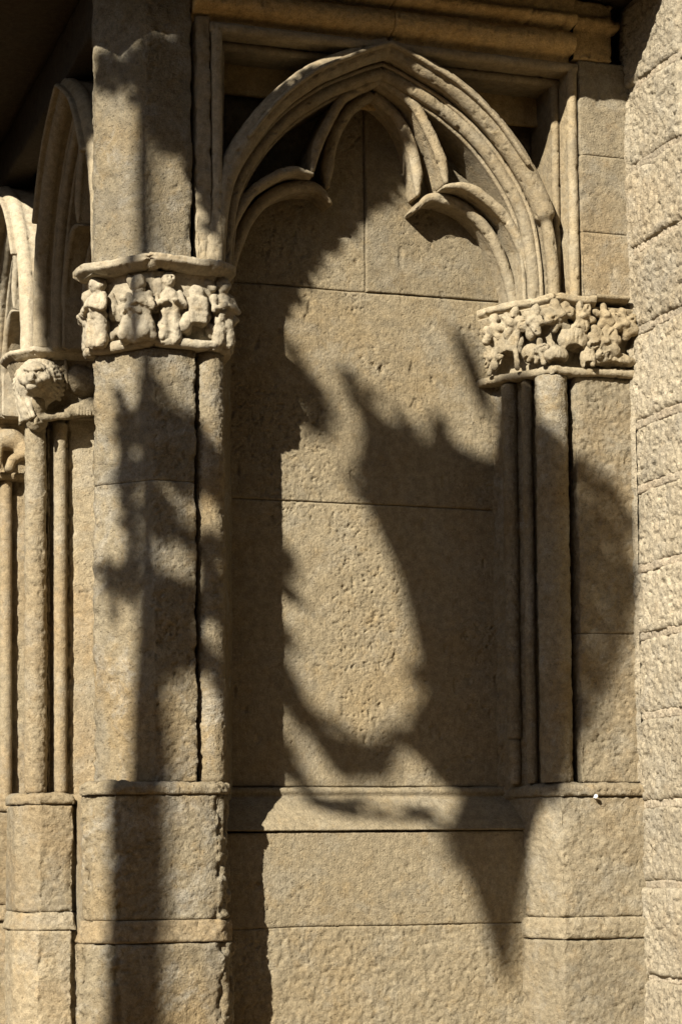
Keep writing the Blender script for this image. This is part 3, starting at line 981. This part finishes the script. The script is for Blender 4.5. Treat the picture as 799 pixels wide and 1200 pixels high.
c.ell(W(0, .088, -.016), (.027, .046, .026), .010, ax=axh)       # muzzle
c.ell(W(0, .086, -.052), (.026, .034, .016), .006, ax=axh)       # jaw
c.box(W(0, .126, -.004), (.016, .012, .010), .006, .005, ax=axh)  # nose
for e in (-1, 1):
    c.ell(W(e * .027, .092, .020), (.014, .014, .010), op='-', ax=axh)
    c.ell(W(e * .027, .080, .018), (.008, .008, .006), .002, ax=axh)
    c.ell(W(e * .026, .082, -.026), (.020, .032, .020), .008, ax=axh)
    c.ell(W(e * .048, .045, -.005), (.024, .04, .026), .010, ax=axh)
    c.cap(W(e * .036, .086, .036), W(e * .010, .094, .030), .008, .007, .005)
c.cap(W(-.026, .128, -.037), W(.026, .128, -.037), .0055, op='-')
c.cap(W(0, .140, -.012), W(0, .135, -.034), .003, op='-')
c.noise(.003, 45, 2, 3)
c.build('lion_head', M_pale, capl, rs=.6)
c = Carve(H0 - .20, H0 + .20, .0038)
for k in range(26):
    a = -2.5 + 5.0 * k / 25
    q_ = 1.0 if a > 0 else .82
    for ring, (r0, r1, dep) in enumerate(((.056, .088, .050), (.076, .112, .012), (.094, .122, -.035))):
        b = a + ring * .10
        c.cap(W(math.sin(b) * r0, dep, math.cos(b) * r0 * .95), W(math.sin(b + .16) * r1 * q_, dep - .035, math.cos(b + .16) * r1 * .95 - .01), .0115, .0090, .0040)
for k in range(7):
    c.cap(W(.066 + .008 * k, .02 - .014 * k, -.03), W(.010 + .013 * k, .030 - .014 * k, -.165), .012, .010, .0035)
c.ell(W(.008, -.045, 0), (.100, .065, .102), .006, ax=axh)
c.ell(W(.03, -.030, -.09), (.062, .05, .085), .012, ax=axh)
c.noise(.004, 40, 2, 5)
c.build('lion_mane', M_pale, capl, rs=.5)
c = Carve((-.26, 1.20, 3.33), (.10, 1.52, 3.66), .0038)
c.cap((-.175, 1.36, 3.46), (-.165, 1.395, 3.40), .040, .046, .015)                 # breast
c.cap((.01, 1.405, 3.585), (.06, 1.405, 3.575), .062, .058, .02)                     # rump
c.cap((-.04, 1.37, 3.435), (.075, 1.37, 3.470), .026, .040, .015)                    # hind leg
c.cap((-.155, 1.355, 3.405), (-.045, 1.345, 3.418), .019, .016, .008)                # foreleg
for k in range(4):
    c.cap((-.160 - .008 * k, 1.338 + .004 * k, 3.382 + .007 * k), (-.185 + .002 * k, 1.325, 3.372 + .008 * k), .009, .008, .004)
for k in range(6):
    c.cap((.0 + .012 * k, 1.342, 3.455), (-.004 + .013 * k, 1.337, 3.425), .007, .005, .003)
c.noise(.004, 35, 2, 8)
c.build('lion_body', M_left, capl, rs=.6)
c = Carve((-.10, 1.28, 3.50), (.04, 1.46, 3.68), .0036)
for k in range(9):
    a = random.Random(k)
    c.ell((-.055 + a.uniform(-.035, .035), 1.372 + a.uniform(-.01, .02), 3.595 + a.uniform(-.045, .05)), a.uniform(.010, .017), .004)
c.cap((-.045, 1.37, 3.54), (-.05, 1.365, 3.65), .008, .008, .004)
c.build('leaf_cluster', M_left, capl, rs=.6)

# column beyond it
fc = thing('far_column', 'thin far column with a small animal capital at the left picture edge', 'column', (-.03, 2.9, 0))
column('shaft', -.032, 2.89, .030, 1.86, 3.40, M_left, fc, 'fine', res=.008)
column('shaft', -.150, 2.92, .046, 1.86, 3.40, M_left, fc, 'fine', res=.01)
strip('reveal', [(-.13, 3.05), (-.13, 2.96), (.0, 2.92), (.03, 2.90), (.14, 2.88)], 1.80, 3.72, M_left, fc, 'ashlar', res=.012, edge=0, ends=False, depth=.01)
LP2 = [(-.245, 3.1), (-.245, 2.92), (-.16, 2.83), (.02, 2.83), (.025, 2.87), (.14, 2.85)]
strip('base_moulding', LP2, 1.812, 1.866, M_left, fc, 'worn', res=.009, edge=.006, depth=.06, ends=False, prof=lambda z: .008 - max(0, (z - 1.835) / .031) ** 2 * .03)
strip('plinth_block', LP2, 1.372, 1.810, M_left, fc, 'worn', res=.009, edge=.006, depth=.03, ends=False)
strip('plinth_band', LP2, 1.300, 1.374, M_left, fc, 'worn', res=.009, edge=.006, depth=.03, ends=False, prof=lambda z: .02 * (1 - (z - 1.30) / .074))
strip('plinth_block', LP2, .0, 1.297, M_left, fc, 'worn', res=.012, edge=.006, depth=.03, ends=False)
capf = strip('capital', [(-.20, 3.1), (-.20, 2.92), (-.14, 2.87), (.12, 2.86)], 3.42, 3.668, M_left, fc, 'carved', res=.009, edge=0, depth=.03, ends=False, prof=lambda z: .04 * ((z - 3.42) / .25) ** 2)
strip('abacus', [(-.26, 3.1), (-.26, 2.9), (-.18, 2.81), (.13, 2.81)], 3.66, 3.71, M_left, capf, 'carved', res=.009, edge=.006, depth=.10, ends=False, prof=lambda z: -.03 * max(0, (3.684 - z) / .03))
strip('neck_ring', [(-.20, 3.1), (-.20, 2.92), (-.14, 2.86), (.12, 2.85)], 3.40, 3.438, M_left, capf, 'carved', res=.006, edge=0, depth=.05, ends=False, prof=bump_prof(3.396, 3.442, .025))
c = Carve((-.16, 2.68, 3.40), (.12, 2.92, 3.70), .0045)
c.ell((-.03, 2.82, 3.59), (.075, .05, .055), .02)
c.cap((.02, 2.81, 3.57), (.045, 2.79, 3.53), .042, .036, .02)
c.cap((.045, 2.79, 3.53), (-.02, 2.78, 3.485), .030, .022, .015)
c.cap((-.02, 2.78, 3.485), (-.035, 2.775, 3.445), .020, .022, .01)
c.cap((-.08, 2.81, 3.58), (-.09, 2.79, 3.46), .03, .02, .012)
c.noise(.003, 30, 2, 2)
c.build('crouching_animal', M_left, capf, rs=.6)

# ------------------------------------------------------------------ small white fixing on the base moulding
p = Carve((1.63, -.075, 1.775), (1.70, -.01, 1.83), .0025)
p.ell((1.664, -.047, 1.803), (.0075, .008, .009), .003).cap((1.664, -.047, 1.803), (1.666, -.025, 1.80), .004, .004, .003)
o = p.build('wall_pin', M_pin, None, rs=.1)
setp(o, 'tiny white peg stuck in the moulding at the foot of the jamb', 'peg')


# ------------------------------------------------------------------ what throws the soft shadows (added out of view, cut to the outlines of the shadows)
def unpix(x, y, Y):
    F = 2550.0
    sh = 400 - F * math.tan(TI)
    v = np.array(Matrix.Rotation(-TH, 3, 'Z') @ Matrix.Rotation(math.pi / 2 + TI, 3, 'X') @ Matrix.Rotation(RO, 3, 'Z')) @ np.array([(x - 399.5) / F, -(y - 600 - sh) / F, -1])
    return CAM + v * ((Y - CAM[1]) / v[1])


def unpix_x(x, y, X):
    F = 2550.0
    sh = 400 - F * math.tan(TI)
    v = np.array(Matrix.Rotation(-TH, 3, 'Z') @ Matrix.Rotation(math.pi / 2 + TI, 3, 'X') @ Matrix.Rotation(RO, 3, 'Z')) @ np.array([(x - 399.5) / F, -(y - 600 - sh) / F, -1])
    return CAM + v * ((X - CAM[0]) / v[0])


TS = 8.0

E1 = np.array([math.cos(SUN_AZ), -math.sin(SUN_AZ), 0])      # to the right as the sun sees the wall
E2 = np.cross(E1, -S); E2 = E2 if E2[2] > 0 else -E2


def suncoord(p):
    return float(np.dot(p, E1)), float(np.dot(p, E2))


def sunpt(a, b, t):
    return E1 * a + E2 * b + S * t


def poly_px(pts, Y):
    return [suncoord(unpix(q[0], q[1], q[2] if len(q) > 2 else Y)) for q in pts]


def plate(name, poly, t, th, mat, parent):
    """solid piece of ironwork whose outline is seen along the sun's direction"""
    n = len(poly)
    v = [sunpt(a, b, t) for a, b in poly] + [sunpt(a, b, t + th) for a, b in poly]
    f = [tuple(range(n)), tuple(range(2 * n - 1, n - 1, -1))] + [(i, i + n, (i + 1) % n + n, (i + 1) % n) for i in range(n)]
    return mesh_obj(name, v, f, mat, parent, smooth=False)


def bar(name, pts, r, mat, parent):
    """round iron bar through 3-D points"""
    A = catmull(np.array(pts), .05)
    c0 = []
    T = np.gradient(A, axis=0); T /= np.linalg.norm(T, axis=1)[:, None]
    ref = np.array([.3, .2, .93])
    n1 = np.cross(T, ref); n1 /= np.linalg.norm(n1, axis=1)[:, None]
    n2 = np.cross(T, n1)
    m = 8
    G = np.stack([A + r * (math.cos(q) * n1 + math.sin(q) * n2) for q in np.linspace(0, 2 * math.pi, m, endpoint=False)], 0)
    return mesh_obj(name, G.reshape(-1, 3), grid_faces(m, len(A), closed=True), mat, parent)


base = np.array([-.088, -.03, 0]) + S * TS * np.array([1, 1, 0])
blocker = thing('sun_blocker', 'added iron street lamp standing in the square before the portal, out of view', 'street lamp', tuple(base))  # unseen post and plates, shaped for the shadows they throw
column('post', base[0], base[1], .08, 0, 9.2, M_iron, blocker, 'none', res=.05, seg=20,
       prof=lambda z: .085 - .048 * float(sstep(np.array(z), 6.0, 7.2)))
plate('shadow_plate', poly_px([(408, 438), (425, 465), (450, 488), (478, 500), (497, 515), (500, 490), (512, 478), (525, 490), (530, 515), (548, 527),
      (572, 528, .28), (578, 452, .25), (600, 446, .2), (630, 452, .12), (637, 500, .06), (650, 505, .0), (676, 535, 0), (684, 640, 0), (684, 760, 0), (680, 860, 0), (676, 900, 0), (665, 950, 0),
      (640, 950, .1), (628, 1000, .18), (612, 1080, .18), (597, 1168, .18), (577, 1120, .18), (550, 1040, .18), (525, 985, .18),
      (540, 940), (512, 918), (490, 890), (470, 852), (478, 828), (494, 806), (487, 770), (476, 720), (463, 670), (445, 630), (422, 580), (413, 545), (420, 500)], DB), TS, .18, M_iron, blocker)
plate('shadow_arm', poly_px([(300, 700), (338, 772), (362, 822), (385, 852), (410, 866), (440, 860), (460, 862), (470, 852), (474, 880), (458, 915), (405, 918), (385, 900), (360, 862), (338, 838), (300, 800)], DB), TS + .02, .06, M_iron, blocker)
SHADOW_BAND = poly_px([(300, 830), (338, 884), (362, 916), (392, 940), (430, 950, .25), (480, 952, .25), (560, 948, .25), (600, 935, .2), (640, 940, .1), (640, 975, .15), (590, 968, .18), (560, 975, .2), (480, 968, .22), (430, 968, .22), (385, 958, .25), (352, 935, .28), (330, 905), (300, 860)], DB)
plate('shadow_finger', poly_px([(526, 380), (542, 388), (562, 425), (578, 470), (578, 505), (556, 470), (538, 425)], DB), TS + .05, .03, M_iron, blocker)
plate('shadow_stay', poly_px([(455, 862), (485, 862), (560, 930), (600, 960, .2), (570, 965, .2), (530, 925)], DB), TS + .09, .03, M_iron, blocker)


# tree: leaves that dapple the pier, more added to shade arch, flank and niche
def leaf_mesh(name, pts, size, mat, parent, seed):
    r = np.random.RandomState(seed)
    n = len(pts)
    pts = np.array(pts)
    ax = r.normal(size=(n, 3)); ax /= np.linalg.norm(ax, axis=1)[:, None]
    bx = np.cross(ax, r.normal(size=(n, 3))); bx /= np.linalg.norm(bx, axis=1)[:, None]
    L = size * r.uniform(.7, 1.3, n)[:, None]
    cx = np.cross(ax, bx) * L * .10
    V = np.stack([pts - ax * L, pts - ax * L * .2 + bx * L * .42 + cx, pts + ax * L, pts - ax * L * .2 - bx * L * .42 + cx], 1).reshape(-1, 3)
    F = np.arange(4 * n).reshape(-1, 4)
    return mesh_obj(name, V, F, mat, parent, smooth=False)


def inside(poly, a, b):
    x, y = np.array(poly).T
    x2, y2 = np.roll(x, -1), np.roll(y, -1)
    c = np.zeros(len(a), bool)
    for i in range(len(x)):
        c ^= ((y[i] > b) != (y2[i] > b)) & (a < (x2[i] - x[i]) * (b - y[i]) / (y2[i] - y[i] + 1e-12) + x[i])
    return c


def fill_leaves(poly, holes, n, t0, t1, seed, clump=None):
    r = np.random.RandomState(seed)
    P = np.array(poly)
    a = r.uniform(P[:, 0].min(), P[:, 0].max(), n)
    b = r.uniform(P[:, 1].min(), P[:, 1].max(), n)
    m = inside(poly, a, b)
    for (ha, hb, hr) in holes:
        m &= (a - ha) ** 2 + ((b - hb) * .75) ** 2 > hr * hr
    if clump:
        m &= vnoise(np.stack([a * 9, b * 7, np.full(n, seed * 1.0)], 1), seed) > clump
    t = r.uniform(t0, t1, n)
    return [sunpt(x, y, z) for x, y, z in zip(a[m], b[m], t[m])]


tr = thing('street_tree', 'leafy street tree beside the lamp before the portal, out of view, filled out with leaves to throw shade', 'tree', (-8.2, -2.6, 0))
column('trunk', -8.2, -2.6, .16, 0, 6.5, plain('bark', (.10, .075, .05), .9), tr, 'none', res=.08, seg=14, taper=.5)
LV = []
hol = [(*poly_px([(x, y)], Y)[0], r) for x, y, Y, r in ((214, 595, 0, .05), (200, 655, 0, .06), (246, 665, .0, .05), (246, 745, 0, .055), (126, 585, .1, .05), (128, 635, .1, .05), (214, 440, 0, .07), (125, 520, .1, .03), (150, 440, .05, .05), (248, 600, 0, .05))]
LP_ = []
LP_ += fill_leaves(poly_px([(178, 520), (205, 480), (232, 500), (264, 540), (266, 800), (250, 780), (232, 765), (205, 790), (186, 850), (178, 700)], 0), hol, 1100, TS - 1.2, TS + .4, 3, -.62)
LP_ += fill_leaves(poly_px([(108, 450, .15), (150, 420, .03), (150, 800, .03), (120, 700, .1), (108, 640, .15)], 0), hol, 420, TS - 1.2, TS + .4, 8, .05)
LP_ += fill_leaves(poly_px([(150, 425, .03), (232, 425), (250, 540), (160, 540)], 0), hol, 210, TS - 1.2, TS + .4, 16, .1)
leaf_mesh('leaf_spray', LP_, .065, M_leaf, tr, 15)
# leaves added to fray the shadow of the lantern, thin over the pilaster
LV += fill_leaves(poly_px([(676, 535, 0), (705, 555, 0), (745, 605, 0), (746, 690, 0), (722, 790, 0), (695, 850, 0), (680, 860, 0)], 0), [], 420, TS - .8, TS + .6, 9)
LV += fill_leaves(poly_px([(400, 430), (440, 460), (500, 490), (530, 480), (575, 520), (560, 560), (480, 540), (440, 600), (405, 560)], DB), [], 260, TS - .8, TS + .6, 10, .05)
LV += fill_leaves(poly_px([(430, 600), (470, 660), (500, 790), (480, 860), (462, 850), (478, 790), (452, 690)], DB), [], 170, TS - .8, TS + .6, 11, .05)
LV += fill_leaves(poly_px([(340, 770), (400, 850), (470, 850), (560, 930), (620, 950), (600, 1000), (560, 1060), (520, 980), (440, 960), (380, 940), (340, 880)], DB), [], 330, TS - .8, TS + .6, 12, .2)
LV += fill_leaves(poly_px([(108, 60, .15), (178, 60), (232, 20), (260, 20), (262, 120), (240, 230), (224, 200), (190, 170), (174, 130), (150, 110, .05), (108, 100, .15)], 0), [], 900, TS - 1.2, TS + .4, 4)
LV += fill_leaves(poly_px([(232, 50), (262, 52), (330, 118), (372, 106), (432, 97), (458, 100), (410, 118), (365, 155), (318, 192), (285, 240), (268, 290), (255, 290), (250, 240), (234, 235)], .05), [], 2600, 4.6, 5.4, 6)  # clump added nearer the wall to darken the arch's left half
LV += fill_leaves(poly_px([(47, 110), (80, 40), (112, 40), (112, 400), (58, 405), (50, 300)], 1.33), [], 5200, TS - 1.2, TS + .4, 7)
LV += fill_leaves([suncoord(unpix_x(x, y, -.16)) for x, y in ((44, 150), (75, 60), (108, 20), (108, 290), (104, 340), (62, 398), (50, 398), (47, 260))], [], 6500, TS - 1.2, TS + .4, 13)  # dense leaves added to black out the near flank arch
LV += fill_leaves(SHADOW_BAND, [(*poly_px([(x, y)], .25)[0], .03) for x, y in ((372, 912), (440, 940), (520, 955), (575, 950))], 620, TS - .6, TS + .4, 17, -.45)
LV += fill_leaves(poly_px([(336, 398), (350, 412), (372, 448), (392, 490), (378, 508), (350, 500), (336, 450)], DB), [], 130, TS - .4, TS + .6, 18, -.2)
leaf_mesh('shade_crown', LV, .05, M_leaf, tr, 5)

# ------------------------------------------------------------------ unseen houses across the square: added to block sky light
ho = thing('sky_block_house', 'tall plastered house across the square, out of view, added to cut sky light', 'house', (-10, -17, 0))
M_pl = plain('ochre_plaster', (.30, .23, .15), .9, 0, 3, .15)
wall_core('sky_block_wall', -7.0, 26, -22, -14.6, 0, 20.0, M_pl, ho)  # tall block added to cut sky light from front and right
wall_core('wall', -38, -7.01, -22, -15, 0, 8.8, M_pl, ho)
wall_core('roof', -38.4, -7.02, -22.3, -15.35, 8.802, 9.05, plain('roof_tile', (.30, .14, .08), .9), ho)
M_gl = plain('window_glass', (.04, .045, .05), .15)
for i in range(11):
    for zf in (1.2, 4.2, 6.6):
        x = -34 + i * 5.0
        w = wall_core('window', x, x + 1.2, -15.2, -14.95 if x < -8 else -14.55, zf, zf + 1.9, M_gl, ho)
